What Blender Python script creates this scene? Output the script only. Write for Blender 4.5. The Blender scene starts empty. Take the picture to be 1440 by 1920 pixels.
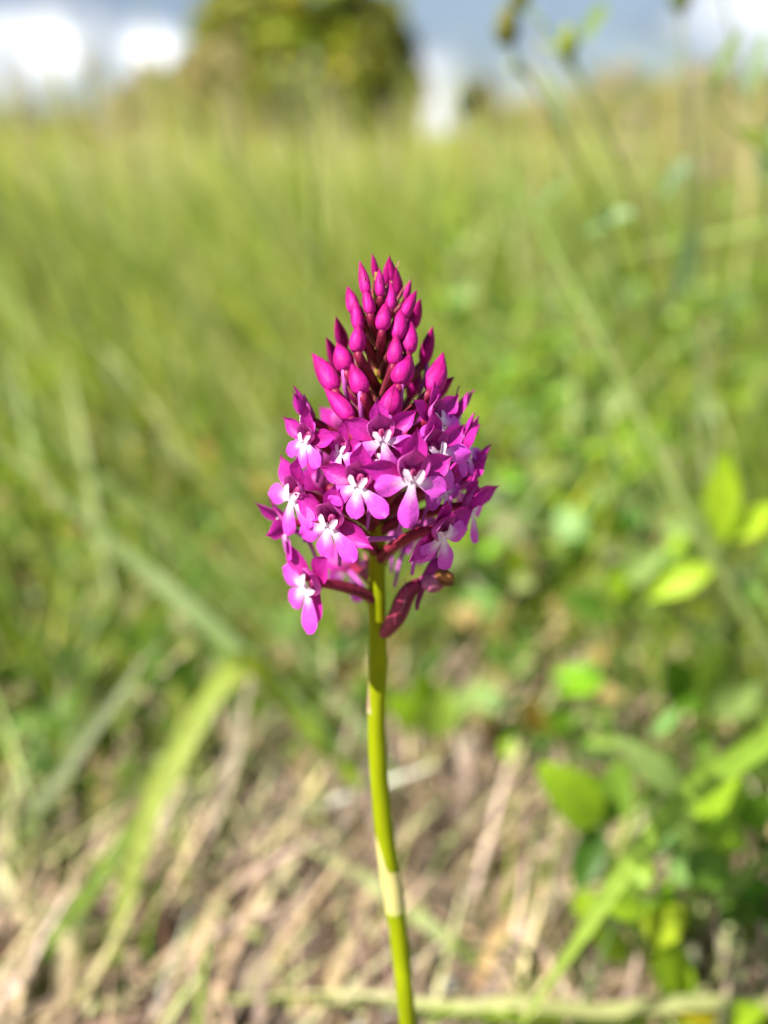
import bpy, math, random
import numpy as np
from mathutils import Vector, Matrix, noise as mnoise

random.seed(7)
rng = np.random.default_rng(11)
scene = bpy.context.scene
col = scene.collection
R = math.radians

# ------------------------------------------------------------------ camera
CAM_H, PITCH, TANV, DF = 0.24, R(22.0), 0.554, 0.1395
CAM = Vector((0, 0, CAM_H))
RIGHT = Vector((1, 0, 0))
UP = Vector((0, math.sin(PITCH), math.cos(PITCH)))
FWD = Vector((0, math.cos(PITCH), -math.sin(PITCH)))
KPX = TANV / 960.0                       # photo pixels (1440 x 1920) to slope
cd = bpy.data.cameras.new('camera')
cam = bpy.data.objects.new('camera', cd)
col.objects.link(cam)
cam.location = CAM
cam.rotation_euler = (R(90) - PITCH, 0, 0)
cd.sensor_fit = 'VERTICAL'
cd.sensor_height = 9.8
cd.sensor_width = 7.35
cd.lens = 4.9 / TANV
cd.clip_start = 0.01
cd.clip_end = 2000
cd.dof.use_dof = True
cd.dof.focus_distance = 0.1275
cd.dof.aperture_fstop = cd.lens / 4.7    # 4.7 mm opening
scene.camera = cam

# ------------------------------------------------------------------ light
SUN_TO = Vector((-0.70, -0.40, 0.95)).normalized()
elev = math.asin(SUN_TO.z)
azim = math.atan2(SUN_TO.x, SUN_TO.y)
w = bpy.data.worlds.new('World'); scene.world = w; w.use_nodes = True
nt = w.node_tree; N = nt.nodes; LK = nt.links
for n in list(N): N.remove(n)
out = N.new('ShaderNodeOutputWorld'); bg = N.new('ShaderNodeBackground')
sky = N.new('ShaderNodeTexSky'); sky.sky_type = 'NISHITA'; sky.sun_disc = False
sky.sun_elevation = elev; sky.sun_rotation = azim
sky.air_density = 1.0; sky.dust_density = 1.0; sky.ozone_density = 1.5
tc = N.new('ShaderNodeTexCoord')
mp = N.new('ShaderNodeMapping'); mp.inputs['Scale'].default_value = (1, 1, 2.4)
mp.inputs['Location'].default_value = (0.35, 0.0, 0.1)
LK.new(tc.outputs['Generated'], mp.inputs['Vector'])
nz = N.new('ShaderNodeTexNoise'); nz.inputs['Scale'].default_value = 4.2
nz.inputs['Detail'].default_value = 6; nz.inputs['Roughness'].default_value = 0.55
LK.new(mp.outputs[0], nz.inputs['Vector'])
# grey veil of cloud, then the brighter cumulus heads
r1 = N.new('ShaderNodeValToRGB'); r1.color_ramp.elements[0].position = 0.30; r1.color_ramp.elements[1].position = 0.62
r1.color_ramp.elements[0].color = (0.35, 0.35, 0.35, 1); r1.color_ramp.elements[1].color = (0.9, 0.9, 0.9, 1)
LK.new(nz.outputs['Fac'], r1.inputs[0])
mx1 = N.new('ShaderNodeMixRGB'); mx1.inputs[2].default_value = (1.5, 1.9, 2.7, 1)
LK.new(r1.outputs[0], mx1.inputs[0]); LK.new(sky.outputs[0], mx1.inputs[1])
def dirpx(px, py):
    return (FWD + RIGHT * ((px - 720) * KPX) - UP * ((py - 960) * KPX)).normalized()
heads = [(100, 105, 0.022, 1), (290, 125, 0.026, 1), (200, 150, .035, .4), (815, 190, 0.035, .5), (1420, 0, 0.05, .42), (1000, 190, 0.03, .42), (40, 130, .04, .4)]
last = None
for hx, hy, rad, wgt in heads:
    d = dirpx(hx, hy)
    ds = N.new('ShaderNodeVectorMath'); ds.operation = 'DISTANCE'; ds.inputs[1].default_value = d
    LK.new(tc.outputs['Generated'], ds.inputs[0])
    mr = N.new('ShaderNodeMapRange'); mr.interpolation_type = 'SMOOTHSTEP'
    mr.inputs[1].default_value = rad * 2.2; mr.inputs[2].default_value = rad * 0.3
    mr.inputs[3].default_value = 0; mr.inputs[4].default_value = wgt
    LK.new(ds.outputs['Value'], mr.inputs[0])
    if last is None: last = mr.outputs[0]
    else:
        m = N.new('ShaderNodeMath'); m.operation = 'MAXIMUM'
        LK.new(last, m.inputs[0]); LK.new(mr.outputs[0], m.inputs[1]); last = m.outputs[0]
ad = N.new('ShaderNodeMath'); ad.operation = 'MULTIPLY_ADD'; ad.inputs[1].default_value = 0.42
LK.new(last, ad.inputs[0]); LK.new(nz.outputs['Fac'], ad.inputs[2])
r2 = N.new('ShaderNodeValToRGB'); r2.color_ramp.elements[0].position = 0.56; r2.color_ramp.elements[1].position = 0.98
LK.new(ad.outputs[0], r2.inputs[0])
mx2 = N.new('ShaderNodeMixRGB'); mx2.inputs[2].default_value = (11, 11, 11.2, 1)
LK.new(r2.outputs[0], mx2.inputs[0]); LK.new(mx1.outputs[0], mx2.inputs[1])
LK.new(mx2.outputs[0], bg.inputs[0]); bg.inputs[1].default_value = 0.075
LK.new(bg.outputs[0], out.inputs[0])

sl = bpy.data.lights.new('sun', 'SUN'); sl.energy = 4.6; sl.angle = R(0.53); sl.color = (1, 0.95, 0.86)
so = bpy.data.objects.new('sun', sl); col.objects.link(so)
so.rotation_euler = (-SUN_TO).to_track_quat('-Z', 'Y').to_euler(); so.location = (-2, -2, 4)
vs = scene.view_settings
vs.view_transform = 'Standard'; vs.look = 'None'; vs.exposure = 1.25; vs.gamma = 1; vs.use_curve_mapping = False

# ------------------------------------------------------------------ helpers
def P(px, py, d):
    return CAM + d * (FWD + RIGHT * ((px - 720) * KPX) - UP * ((py - 960) * KPX))
def PY(px, py, Y):
    """point on the pixel's ray at horizontal distance Y"""
    return P(px, py, Y / (math.cos(PITCH) - (py - 960) * KPX * math.sin(PITCH)))
def G(px, py, z=0.0):
    """where the pixel's ray meets the ground"""
    return P(px, py, (CAM_H - z) / (math.sin(PITCH) + (py - 960) * KPX * math.cos(PITCH)))

class MB:
    def __init__(s): s.v = []; s.f = []; s.c = []
    def add(s, v, f, c):
        o = len(s.v); s.v += [tuple(x) for x in v]; s.f += [tuple(i + o for i in q) for q in f]
        s.c += [tuple(x) for x in c]
    def xf(s, M): s.v = [tuple(M @ Vector(p)) for p in s.v]; return s
    def mesh(s, name, mat):
        me = bpy.data.meshes.new(name); me.from_pydata(s.v, [], s.f)
        a = me.color_attributes.new('Col', 'FLOAT_COLOR', 'POINT')
        a.data.foreach_set('color', np.array([(c[0], c[1], c[2], 1) for c in s.c], dtype=np.float32).ravel())
        me.polygons.foreach_set('use_smooth', [True] * len(me.polygons))
        me.materials.append(mat); me.update(); return me
def new(name, data, parent=None, M=None, **kw):
    o = bpy.data.objects.new(name, data); col.objects.link(o)
    if parent: o.parent = parent
    if M is not None: o.matrix_basis = M
    for k, v in kw.items(): o[k] = v
    return o
def lerp3(a, b, t): return tuple(a[i] + (b[i] - a[i]) * t for i in range(3))
def sstep(a, b, x):
    t = max(0.0, min(1.0, (x - a) / (b - a))); return t * t * (3 - 2 * t)

def leafmat(name, trans=0.35, rough=0.5, spec=0.3, nscale=900, namt=0.25, bump=0.15, tcol=(1, 1, 1), stretch=1.0):
    m = bpy.data.materials.new(name); m.use_nodes = True
    t = m.node_tree; n = t.nodes; l = t.links
    b = n['Principled BSDF']; o = n['Material Output']
    at = n.new('ShaderNodeAttribute'); at.attribute_name = 'Col'
    co = n.new('ShaderNodeTexCoord')
    no = n.new('ShaderNodeTexNoise'); no.inputs['Scale'].default_value = nscale; no.inputs['Detail'].default_value = 3
    if stretch != 1.0:
        mpn = n.new('ShaderNodeMapping'); mpn.inputs['Scale'].default_value = (1, 1, stretch)
        l.new(co.outputs['Object'], mpn.inputs[0]); l.new(mpn.outputs[0], no.inputs['Vector'])
    else: l.new(co.outputs['Object'], no.inputs['Vector'])
    mr = n.new('ShaderNodeMapRange'); mr.inputs[1].default_value = 0.3; mr.inputs[2].default_value = 0.7
    mr.inputs[3].default_value = 1 - namt; mr.inputs[4].default_value = 1 + namt
    l.new(no.outputs['Fac'], mr.inputs[0])
    mul = n.new('ShaderNodeVectorMath'); mul.operation = 'SCALE'
    l.new(at.outputs['Color'], mul.inputs[0]); l.new(mr.outputs[0], mul.inputs['Scale'])
    l.new(mul.outputs[0], b.inputs['Base Color'])
    b.inputs['Roughness'].default_value = rough; b.inputs['Specular IOR Level'].default_value = spec
    if bump:
        bp = n.new('ShaderNodeBump'); bp.inputs['Strength'].default_value = bump; bp.inputs['Distance'].default_value = 0.0002
        l.new(no.outputs['Fac'], bp.inputs['Height']); l.new(bp.outputs[0], b.inputs['Normal'])
    if trans:
        tr = n.new('ShaderNodeBsdfTranslucent'); mixs = n.new('ShaderNodeMixShader')
        mm = n.new('ShaderNodeVectorMath'); mm.operation = 'MULTIPLY'; mm.inputs[1].default_value = tcol
        l.new(mul.outputs[0], mm.inputs[0]); l.new(mm.outputs[0], tr.inputs['Color'])
        mixs.inputs[0].default_value = trans
        l.new(b.outputs[0], mixs.inputs[1]); l.new(tr.outputs[0], mixs.inputs[2]); l.new(mixs.outputs[0], o.inputs[0])
    return m
M_PETAL = leafmat('orchid petal', 0.27, 0.45, 0.22, 1600, 0.12, 0.4, (1.1, 1.0, 1.1))
M_BUD = leafmat('orchid bud', 0.0, 0.55, 0.14, 1300, 0.38, 0.9, stretch=0.25)
M_OVARY = leafmat('orchid ovary', 0.0, 0.45, 0.18, 1300, 0.25, 0.4)
M_STEM = leafmat('orchid stem', 0.0, 0.5, 0.06, 700, 0.14, 0.25, stretch=0.12)
M_SHEATH = leafmat('orchid sheath', 0.25, 0.5, 0.3, 500, 0.15, 0.2, stretch=0.15)
M_GRASS = leafmat('grass', 0.5, 0.5, 0.2, 160, 0.18, 0.0, (1.15, 1.12, 0.4))
M_BLADE = leafmat('grass blade', 0.4, 0.45, 0.28, 300, 0.15, 0.1, (1.15, 1.12, 0.4))
M_LITTER = leafmat('dry litter', 0.2, 0.6, 0.25, 260, 0.3, 0.0, (1.1, 1, 0.9))
M_LEAF = leafmat('herb leaf', 0.4, 0.45, 0.28, 350, 0.18, 0.15, (1.1, 1.15, 0.5))
M_TREE = leafmat('tree leaf', 0.35, 0.5, 0.3, 2.0, 0.3, 0.0, (1.1, 1.1, 0.5))
M_BARK = leafmat('bark', 0.0, 0.85, 0.1, 12, 0.4, 0.0)
M_HEAD = leafmat('seed head', 0.1, 0.6, 0.2, 700, 0.3, 0.3)

def petal(mb, L, W, prof, cup, bend, colf, M=Matrix(), nu=10, nv=6, ruffle=0.0, side=0.0, seed=0):
    """thin curved blade from the origin along +Y, its face towards +Z"""
    vs_, cs, fs = [], [], []
    y = z = xo = 0.0; st = L / nu
    for i in range(nu + 1):
        t = i / nu; a = bend * t
        if i: y += st * math.cos(a); z += st * math.sin(a)
        hw = W / 2 * prof(t)
        for j in range(nv + 1):
            s = -1 + 2 * j / nv
            rz = ruffle * math.sin(seed + 5 * t + 3.1 * s) * t
            off = cup * hw * s * s
            p = Vector((hw * s + side * t * t * L, y - math.sin(a) * off, z + math.cos(a) * off + rz))
            vs_.append(M @ p); cs.append(colf(t, s, p))
    for i in range(nu):
        for j in range(nv):
            q = i * (nv + 1) + j; fs.append((q, q + 1, q + nv + 2, q + nv + 1))
    mb.add(vs_, fs, cs)

def tube(mb, pts, rads, colf, n=8, cap=True, flat=1.0):
    pts = [Vector(p) for p in pts]; m = len(pts); vs_, cs, fs = [], [], []
    ref = Vector((0.31, 0.2, 0.93)); T0 = (pts[1] - pts[0]).normalized()
    nrm = (ref - T0 * ref.dot(T0)).normalized()
    for i, p in enumerate(pts):
        T = (pts[min(i + 1, m - 1)] - pts[max(i - 1, 0)]).normalized()
        nrm = (nrm - T * nrm.dot(T)).normalized(); b = T.cross(nrm)
        for k in range(n):
            a = 2 * math.pi * k / n
            vs_.append(p + rads[i] * (math.cos(a) * nrm + flat * math.sin(a) * b)); cs.append(colf(i / (m - 1), a))
    for i in range(m - 1):
        for k in range(n):
            fs.append((i * n + k, i * n + (k + 1) % n, (i + 1) * n + (k + 1) % n, (i + 1) * n + k))
    if cap: fs.append(tuple(reversed(range(n)))); fs.append(tuple((m - 1) * n + k for k in range(n)))
    mb.add(vs_, fs, cs)

def hermite(p0, t0, p1, t1, n):
    r = []
    for i in range(n + 1):
        t = i / n; t2 = t * t; t3 = t2 * t
        r.append((2*t3-3*t2+1)*p0 + (t3-2*t2+t)*t0 + (-2*t3+3*t2)*p1 + (t3-t2)*t1)
    return r
def spline(pts, n):
    """Catmull-Rom through the points (any vectors)"""
    pts = [np.array(p, dtype=float) for p in pts]; r = []
    for i in range(len(pts) - 1):
        p0 = pts[max(i-1, 0)]; p1 = pts[i]; p2 = pts[i+1]; p3 = pts[min(i+2, len(pts)-1)]
        for k in range(n):
            t = k / n
            r.append(0.5*((2*p1)+(-p0+p2)*t+(2*p0-5*p1+4*p2-p3)*t*t+(-p0+3*p1-3*p2+p3)*t**3))
    r.append(pts[-1]); return r
def ellipsoid(mb, c, r, colr, n=8, m=6):
    vs_, fs, cs = [], [], []
    for i in range(m + 1):
        a = math.pi * i / m
        for k in range(n):
            b = 2 * math.pi * k / n
            vs_.append((c[0]+r[0]*math.sin(a)*math.cos(b), c[1]+r[1]*math.sin(a)*math.sin(b), c[2]+r[2]*math.cos(a))); cs.append(colr)
    for i in range(m):
        for k in range(n): fs.append((i*n+k, (i+1)*n+k, (i+1)*n+(k+1)%n, i*n+(k+1)%n))
    mb.add(vs_, fs, cs)

# ------------------------------------------------------------------ setting: ground
def ground():
    m = bpy.data.materials.new('meadow soil'); m.use_nodes = True
    t = m.node_tree; n = t.nodes; l = t.links; b = n['Principled BSDF']
    co = n.new('ShaderNodeTexCoord')
    a = n.new('ShaderNodeTexNoise'); a.inputs['Scale'].default_value = 38; a.inputs['Detail'].default_value = 8
    l.new(co.outputs['Object'], a.inputs['Vector'])
    r = n.new('ShaderNodeValToRGB'); e = r.color_ramp.elements
    e[0].position = 0.32; e[0].color = (0.06, 0.045, 0.03, 1); e[1].position = 0.68; e[1].color = (0.30, 0.23, 0.17, 1)
    l.new(a.outputs['Fac'], r.inputs[0])
    c = n.new('ShaderNodeTexNoise'); c.inputs['Scale'].default_value = 0.9; c.inputs['Detail'].default_value = 4
    l.new(co.outputs['Object'], c.inputs['Vector'])
    r2 = n.new('ShaderNodeValToRGB'); e = r2.color_ramp.elements
    e[0].position = 0.3; e[0].color = (0.14, 0.18, 0.035, 1); e[1].position = 0.7; e[1].color = (0.26, 0.25, 0.09, 1)
    l.new(c.outputs['Fac'], r2.inputs[0])
    # bare litter where the orchid stands, turf farther out in the field
    ln = n.new('ShaderNodeVectorMath'); ln.operation = 'LENGTH'; l.new(co.outputs['Object'], ln.inputs[0])
    mr = n.new('ShaderNodeMapRange'); mr.inputs[1].default_value = 0.7; mr.inputs[2].default_value = 2.0
    l.new(ln.outputs['Value'], mr.inputs[0])
    mx = n.new('ShaderNodeMixRGB'); l.new(mr.outputs[0], mx.inputs[0]); l.new(r.outputs[0], mx.inputs[1]); l.new(r2.outputs[0], mx.inputs[2])
    l.new(mx.outputs[0], b.inputs['Base Color']); b.inputs['Roughness'].default_value = 0.95
    bp = n.new('ShaderNodeBump'); bp.inputs['Strength'].default_value = 0.8; bp.inputs['Distance'].default_value = 0.01
    l.new(a.outputs['Fac'], bp.inputs['Height']); l.new(bp.outputs[0], b.inputs['Normal'])
    radii = [0.0, .08, .16, .24, .32, .4, .5, .6, .75, .9, 1.1, 1.4, 1.8, 2.4, 3.5, 6, 12, 30, 80, 200, 700]
    seg = 64; vv, ff = [(0, 0, 0)], []
    for r_ in radii[1:]:
        for k in range(seg):
            an = 2*math.pi*k/seg; x, y = r_*math.cos(an), r_*math.sin(an)
            z = 0.006*mnoise.noise(Vector((x*9, y*9, 0))) if r_ < 3 else 0
            vv.append((x, y, z - 0.002))
    for k in range(seg): ff.append((0, 1+k, 1+(k+1) % seg))
    for i in range(len(radii) - 2):
        for k in range(seg):
            a0 = 1+i*seg+k; a1 = 1+i*seg+(k+1) % seg; ff.append((a0, a0+seg, a1+seg, a1))
    me = bpy.data.meshes.new('ground'); me.from_pydata(vv, [], ff); me.materials.append(m)
    me.polygons.foreach_set('use_smooth', [True]*len(me.polygons))
    new('ground', me, kind='structure', label='dry brown soil of a meadow under grass and litter')
ground()

# ------------------------------------------------------------------ masses of grass (vectorised)
PAL = {
    'green': (0.180, 0.275, 0.026), 'yellow': (0.340, 0.390, 0.050), 'pale': (0.430, 0.450, 0.190),
    'straw': (0.560, 0.470, 0.250), 'grey': (0.270, 0.350, 0.150), 'dark': (0.060, 0.120, 0.012),
    'pink': (0.400, 0.285, 0.215), 'tan': (0.330, 0.245, 0.150), 'brown': (0.120, 0.075, 0.045), 'bright': (0.310, 0.450, 0.025)}
def mass(name, x, y, h, wd, lean, az, bend, cols, mat, z0=None, levels=5, wprof=0.75, label='', category=''):
    n = len(x); t = np.linspace(0, 1, levels)
    z0 = np.zeros(n) if z0 is None else z0
    dx, dy = np.cos(az), np.sin(az)
    run = (lean[:, None]*t + bend[:, None]*t**2) * h[:, None]
    zz = h[:, None] * (t - 0.32*np.minimum(bend, 1.6)[:, None]*t**2.2) + z0[:, None]
    zz = np.maximum(zz, 0.002)
    cx = x[:, None] + dx[:, None]*run; cy = y[:, None] + dy[:, None]*run
    fa = az + np.pi/2 + rng.normal(0, 0.5, n)
    face_cam = rng.random(n) < 0.5
    fa = np.where(face_cam, rng.normal(0, 0.5, n), fa)
    wt = wd[:, None]/2 * np.maximum((1 - t)**wprof, 0.06)
    sx, sy = np.cos(fa)[:, None]*wt, np.sin(fa)[:, None]*wt
    V = np.empty((n, levels, 2, 3), dtype=np.float32)
    V[:, :, 0, 0] = cx-sx; V[:, :, 0, 1] = cy-sy; V[:, :, 0, 2] = zz
    V[:, :, 1, 0] = cx+sx; V[:, :, 1, 1] = cy+sy; V[:, :, 1, 2] = zz
    base = (np.arange(n)*levels*2)[:, None]; k = np.arange(levels-1)*2
    F = np.stack([base+k, base+k+1, base+k+3, base+k+2], axis=-1).reshape(-1, 4).astype(np.int32)
    C = np.ones((n, levels, 2, 4), dtype=np.float32); C[..., :3] = cols[:, None, None, :]
    me = bpy.data.meshes.new(name); me.vertices.add(n*levels*2); me.vertices.foreach_set('co', V.ravel())
    nf = len(F); me.loops.add(nf*4); me.loops.foreach_set('vertex_index', F.ravel())
    me.polygons.add(nf); me.polygons.foreach_set('loop_start', np.arange(0, nf*4, 4, dtype=np.int32))
    me.polygons.foreach_set('use_smooth', np.ones(nf, dtype=bool))
    a = me.color_attributes.new('Col', 'FLOAT_COLOR', 'POINT'); a.data.foreach_set('color', C.ravel())
    me.materials.append(mat); me.update(calc_edges=True)
    return new(name, me, kind='stuff', label=label, category=category)
def sector(n, r0, r1, half=50, power=1.0):
    u = rng.random(n); r = (r0**(2*power) + u*(r1**(2*power)-r0**(2*power)))**(1/(2*power))
    a = np.radians(rng.uniform(-half, half, n)); return r*np.sin(a), r*np.cos(a), r
GK = 1.12
def palette(n, names, probs, var=0.22, gk=None):
    A = np.array([PAL[k] for k in names]); i = rng.choice(len(names), n, p=np.array(probs)/sum(probs))
    A = A*((gk or GK) if names[0] not in ('pink',) else 1.0)
    return (A[i] * np.exp(rng.normal(0, var, (n, 1))) * (1+rng.normal(0, 0.05, (n, 3)))).astype(np.float32).clip(0.005, 0.75)
def field(x, y, s, k=0.0):
    return np.array([mnoise.noise(Vector((a*s, b*s, k))) for a, b in zip(x, y)])

# dry litter lying on the soil round the orchid
n = 13000; x, y, r = sector(n, 0.10, 1.1, 60, 0.6)
az = np.where(rng.random(n) < 0.5, rng.normal(R(58), 0.6, n), rng.uniform(0, 2*np.pi, n))
mass('dry_grass_litter', x, y, rng.uniform(0.010, 0.032, n), rng.uniform(0.0013, 0.0046, n), rng.uniform(0.9, 1.9, n), az,
     rng.uniform(0, .3, n), palette(n, ['pink', 'tan', 'straw', 'brown', 'pale'], [5, 4, 2.5, 2.2, 1], 0.3), M_LITTER,
     z0=rng.uniform(-0.010, 0.006, n), levels=4, wprof=0.4, label='pinkish tan dry grass litter lying on the soil', category='litter')
# short sparse green shoots in the litter
n = 8000; x, y, r = sector(n, 0.16, 0.6, 55, 0.8)
keep = rng.random(n) < np.clip(0.10 + 1.2*field(x, y, 9, 3) + 0.9*np.clip((r-.27)/.12, 0, 1) + .18*(x < -.03) - .3*((x > -.06) & (x < .10) & (r < .36)), 0.06, 1); x, y = x[keep], y[keep]; n = len(x)
mass('short_grass', x, y, rng.uniform(0.02, 0.065, n), rng.uniform(0.0012, 0.0032, n), rng.normal(0.2, .3, n), rng.uniform(0, 6.28, n),
     rng.uniform(0.1, 1.1, n), palette(n, ['green', 'grey', 'yellow', 'dark', 'pale'], [3, 1.5, 1.5, 2.5, .8], .3), M_GRASS,
     label='short green shoots sprouting through the dry litter', category='grass')
# the meadow in three belts
n = 22000; x, y, r = sector(n, 0.32, 2.0, 55, 0.7)
edge = 0.345 + 0.05*np.clip(0.5 - np.abs(x-0.03)/0.2, 0, 1) + 0.08*field(x, y, 6, 5)
keep = r > edge; x, y, r = x[keep], y[keep], r[keep]; n = len(x)
h = np.clip(0.055 + 0.20*(r-0.36), 0.05, 0.20) * rng.uniform(0.7, 1.25, n) * (1+0.25*field(x, y, 4, 1))
az = np.where(rng.random(n) < 0.55, rng.normal(R(165), 0.7, n), rng.uniform(0, 6.28, n))
mass('meadow_grass', x, y, h, rng.uniform(0.0018, 0.0046, n), rng.uniform(0.0, .45, n), az, rng.uniform(0.05, 0.9, n),
     palette(n, ['green', 'yellow', 'pale', 'straw', 'grey', 'dark', 'bright'], [4, 3.5, 2.0, 1.1, 1.4, 1.3, .8]), M_GRASS,
     label='green meadow grass a stride behind the orchid', category='grass')
n = 1500; x, y, r = sector(n, 0.42, 1.6, 52, 0.6); left = x < 0.02
h = rng.uniform(0.75, 1.15, n)*np.clip(0.10+0.13*(r-.4)/.5, .1, .25)
mass('tall_grass', x, y, h, rng.uniform(0.0035, 0.008, n), rng.uniform(0.05, .5, n), np.where(left, rng.normal(R(175), .45, n), rng.uniform(0, 6.28, n)), rng.uniform(0.05, 0.7, n),
     palette(n, ['green', 'yellow', 'pale', 'grey', 'dark', 'bright', 'straw'], [2, 2.5, 3, 2, 2.2, 1, .7], .3, gk=1.25), M_GRASS, label='broad tall grass leaves mixed through the meadow', category='grass')
n = 1500; x, y, r = sector(n, 0.9, 7.0, 50, 0.6)
mass('tall_grass_stalks', x, y, rng.uniform(0.24, 0.40, n)*(1+.08*r), rng.uniform(0.002, 0.005, n)*(1+.5*r), rng.uniform(-.1, .25, n), rng.normal(R(170), .6, n), rng.uniform(0, 0.25, n),
     palette(n, ['pale', 'straw', 'yellow'], [3, 3, 1.5]), M_GRASS, wprof=.3, label='pale flowering grass stalks standing above the meadow', category='grass')
n = 900; x, y, r = sector(n, 0.8, 5.0, 30, 0.6); x = np.abs(x)*.8+.28*y
mass('tall_grass_stalks', x, y, rng.uniform(0.22, 0.34, n)*(1+.1*r), rng.uniform(0.002, 0.005, n)*(1+.5*r), rng.uniform(-.1, .25, n), rng.uniform(0, 6.28, n), rng.uniform(0, 0.3, n),
     palette(n, ['straw', 'pale', 'pink'], [4, 2, 1.5]), M_GRASS, wprof=.3, label='straw coloured ripe grass stalks beneath the hedge bushes', category='grass')
n = 60000; x, y, r = sector(n, 2.0, 9.0, 55, 0.7)
h = np.clip(rng.normal(0.19, 0.03, n) * (1+0.25*field(x, y, 1.2, 1)), 0.08, 0.27)
mass('meadow_grass', x, y, h, rng.uniform(0.003, 0.009, n), rng.uniform(0, .35, n), np.where(rng.random(n) < 0.5, rng.normal(R(165), .7, n), rng.uniform(0, 6.28, n)),
     rng.uniform(0.05, 0.8, n), palette(n, ['green', 'yellow', 'pale', 'straw', 'grey'], [1.8, 4.5, 3.4, 2.0, 1], gk=1.38), M_GRASS, levels=4,
     label='pale green meadow grass in the middle of the field', category='grass')
n = 45000; x, y, r = sector(n, 9.0, 60.0, 50, 0.6)
mass('meadow_grass', x, y, np.clip(rng.normal(0.30, 0.07, n), .1, .5)*(0.8+0.5*(r/60)), rng.uniform(0.02, 0.05, n)*(0.6+r/40), rng.uniform(0, .3, n), rng.uniform(0, 6.28, n),
     rng.uniform(0.05, 0.6, n), palette(n, ['yellow', 'pale', 'straw', 'green'], [3.6, 3.6, 3, 1.5], gk=1.42), M_GRASS, levels=3,
     label='straw tinted meadow grass reaching to the hedge', category='grass')

# ------------------------------------------------------------------ tree and hedge
def crown(mb, blobs, nleaf, size, tones):
    for (cx, cy, cz, rx, ry, rz), cnt in blobs:
        for i in range(cnt):
            d = Vector((random.gauss(0, 1), random.gauss(0, 1), random.gauss(0, 1))).normalized()
            rr = random.uniform(0.55, 1.08) ** 0.6
            p = Vector((cx+d.x*rx*rr, cy+d.y*ry*rr, cz+d.z*rz*rr))
            p += Vector((1, 1, 1)) * 0.25*rx*mnoise.noise(p*1.4)
            if p.z < 0.1: continue
            tone = tones[int((mnoise.noise(p*0.8)*0.75+0.5)*len(tones)*0.999) % len(tones)]
            tone = tuple(c*random.uniform(.7, 1.3) for c in tone)
            s = size*random.uniform(.6, 1.4)
            a = Vector((random.gauss(0, 1), random.gauss(0, 1), random.gauss(0, .6))).normalized()
            b = a.cross(Vector((random.gauss(0, 1), random.gauss(0, 1), random.gauss(0, 1))).normalized())*0.5
            mb.add([p-a*s*.6, p+b*s-a*s*.1, p+a*s*.7, p-b*s-a*s*.1], [(0, 1, 2, 3)], [tone]*4)
def tree(name, px, Y, trunk_h, blobs, size, tones, label, category, group=None):
    base = PY(px, 300, Y); base.z = 0
    o = new(name, None, label=label, category=category)
    if group: o['group'] = group
    o.location = base
    tb = MB(); top = max(b[0][2] for b in blobs)
    tube(tb, [(0, 0, -.1), (.05, 0, trunk_h*.5), (-.05, .05, trunk_h), (0, 0, top*.8)], [.02*top, .016*top, .013*top, .004*top], lambda t, a: (.09, .07, .05), 8)
    for (cx, cy, cz, rx, ry, rz), c in blobs:
        tube(tb, [(0, 0, trunk_h*.6), (cx*.4, cy*.4, trunk_h+(cz-trunk_h)*.4), (cx*.9, cy*.9, cz)], [.010*top, .007*top, .002*top], lambda t, a: (.09, .07, .05), 6)
    new('trunk', tb.mesh('trunk', M_BARK), o)
    cb = MB(); crown(cb, blobs, 0, size, tones); new('crown', cb.mesh('crown', M_TREE), o)
TG = [(.07, .095, .014), (.17, .2, .03), (.38, .40, .05), (.44, .46, .06), (.32, .30, .09)]
TO = [(.36, .30, .13), (.38, .37, .12), (.27, .28, .06), (.46, .38, .2), (.22, .24, .06)]
tree('broad_tree', 570, 22, 1.3, [((.15, 0, 2.95, 1.15, 1.1, .95), 1500), ((-1.05, 0, 2.3, 1.2, 1.1, 1.15), 1700), ((1.25, .1, 2.25, 1.2, 1.1, .95), 1600), ((0, -.3, 1.5, 2.1, 1.3, 1.2), 2200), ((-1.8, -.2, 1.15, 1.0, .9, 1.1), 1200), ((1.7, -.2, 1.15, .95, .9, 1.0), 1200)],
     .2, TG, 'broad green tree rising above the hedge at the field edge', 'tree')
hb = [(300, 24, 1.75, 1.5, TO, 'low olive bush beside the broad tree, white cloud above it'),
      (440, 21, 2.1, 2.0, TO, 'tall tan tinted bush against the broad tree trunk'),
      (690, 22, 1.9, 1.5, TO, 'brownish bush under the broad tree edge beside the gap'),
      (150, 30, 0.9, 1.8, TO, 'very low shrub at the far field edge below white clouds'),
      (20, 30, 0.8, 1.6, TG, 'small dark shrub at the end of the far hedge'),
      (1000, 26, 1.15, 2.0, TO, 'rounded olive bush across the hedge gap from the tree'),
      (1150, 26, 1.8, 2.0, TO, 'taller olive hedge bush behind the knapweed stems'),
      (1300, 26, 1.9, 2.0, TO, 'tan hedge bush behind the zigzag stem'),
      (1430, 26, 1.7, 2.0, TG, 'green hedge bush at the outer end of the hedge'),
      (905, 25, 1.5, .55, [(.05, .07, .015), (.2, .1, .07)], 'narrow russet dark bush standing at the hedge gap')]
for px, Y, hh, wd_, tn, lb in hb:
    tree('hedge_bush', px, Y, hh*.3, [((0, 0, hh*.55, wd_*.6, wd_*.5, hh*.5), 900), ((wd_*.35, 0, hh*.4, wd_*.4, wd_*.4, hh*.42), 500), ((-wd_*.35, 0, hh*.42, wd_*.4, wd_*.4, hh*.42), 500)], .16, tn, lb, 'bush', 'bushes of the hedge at the field edge')

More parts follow.
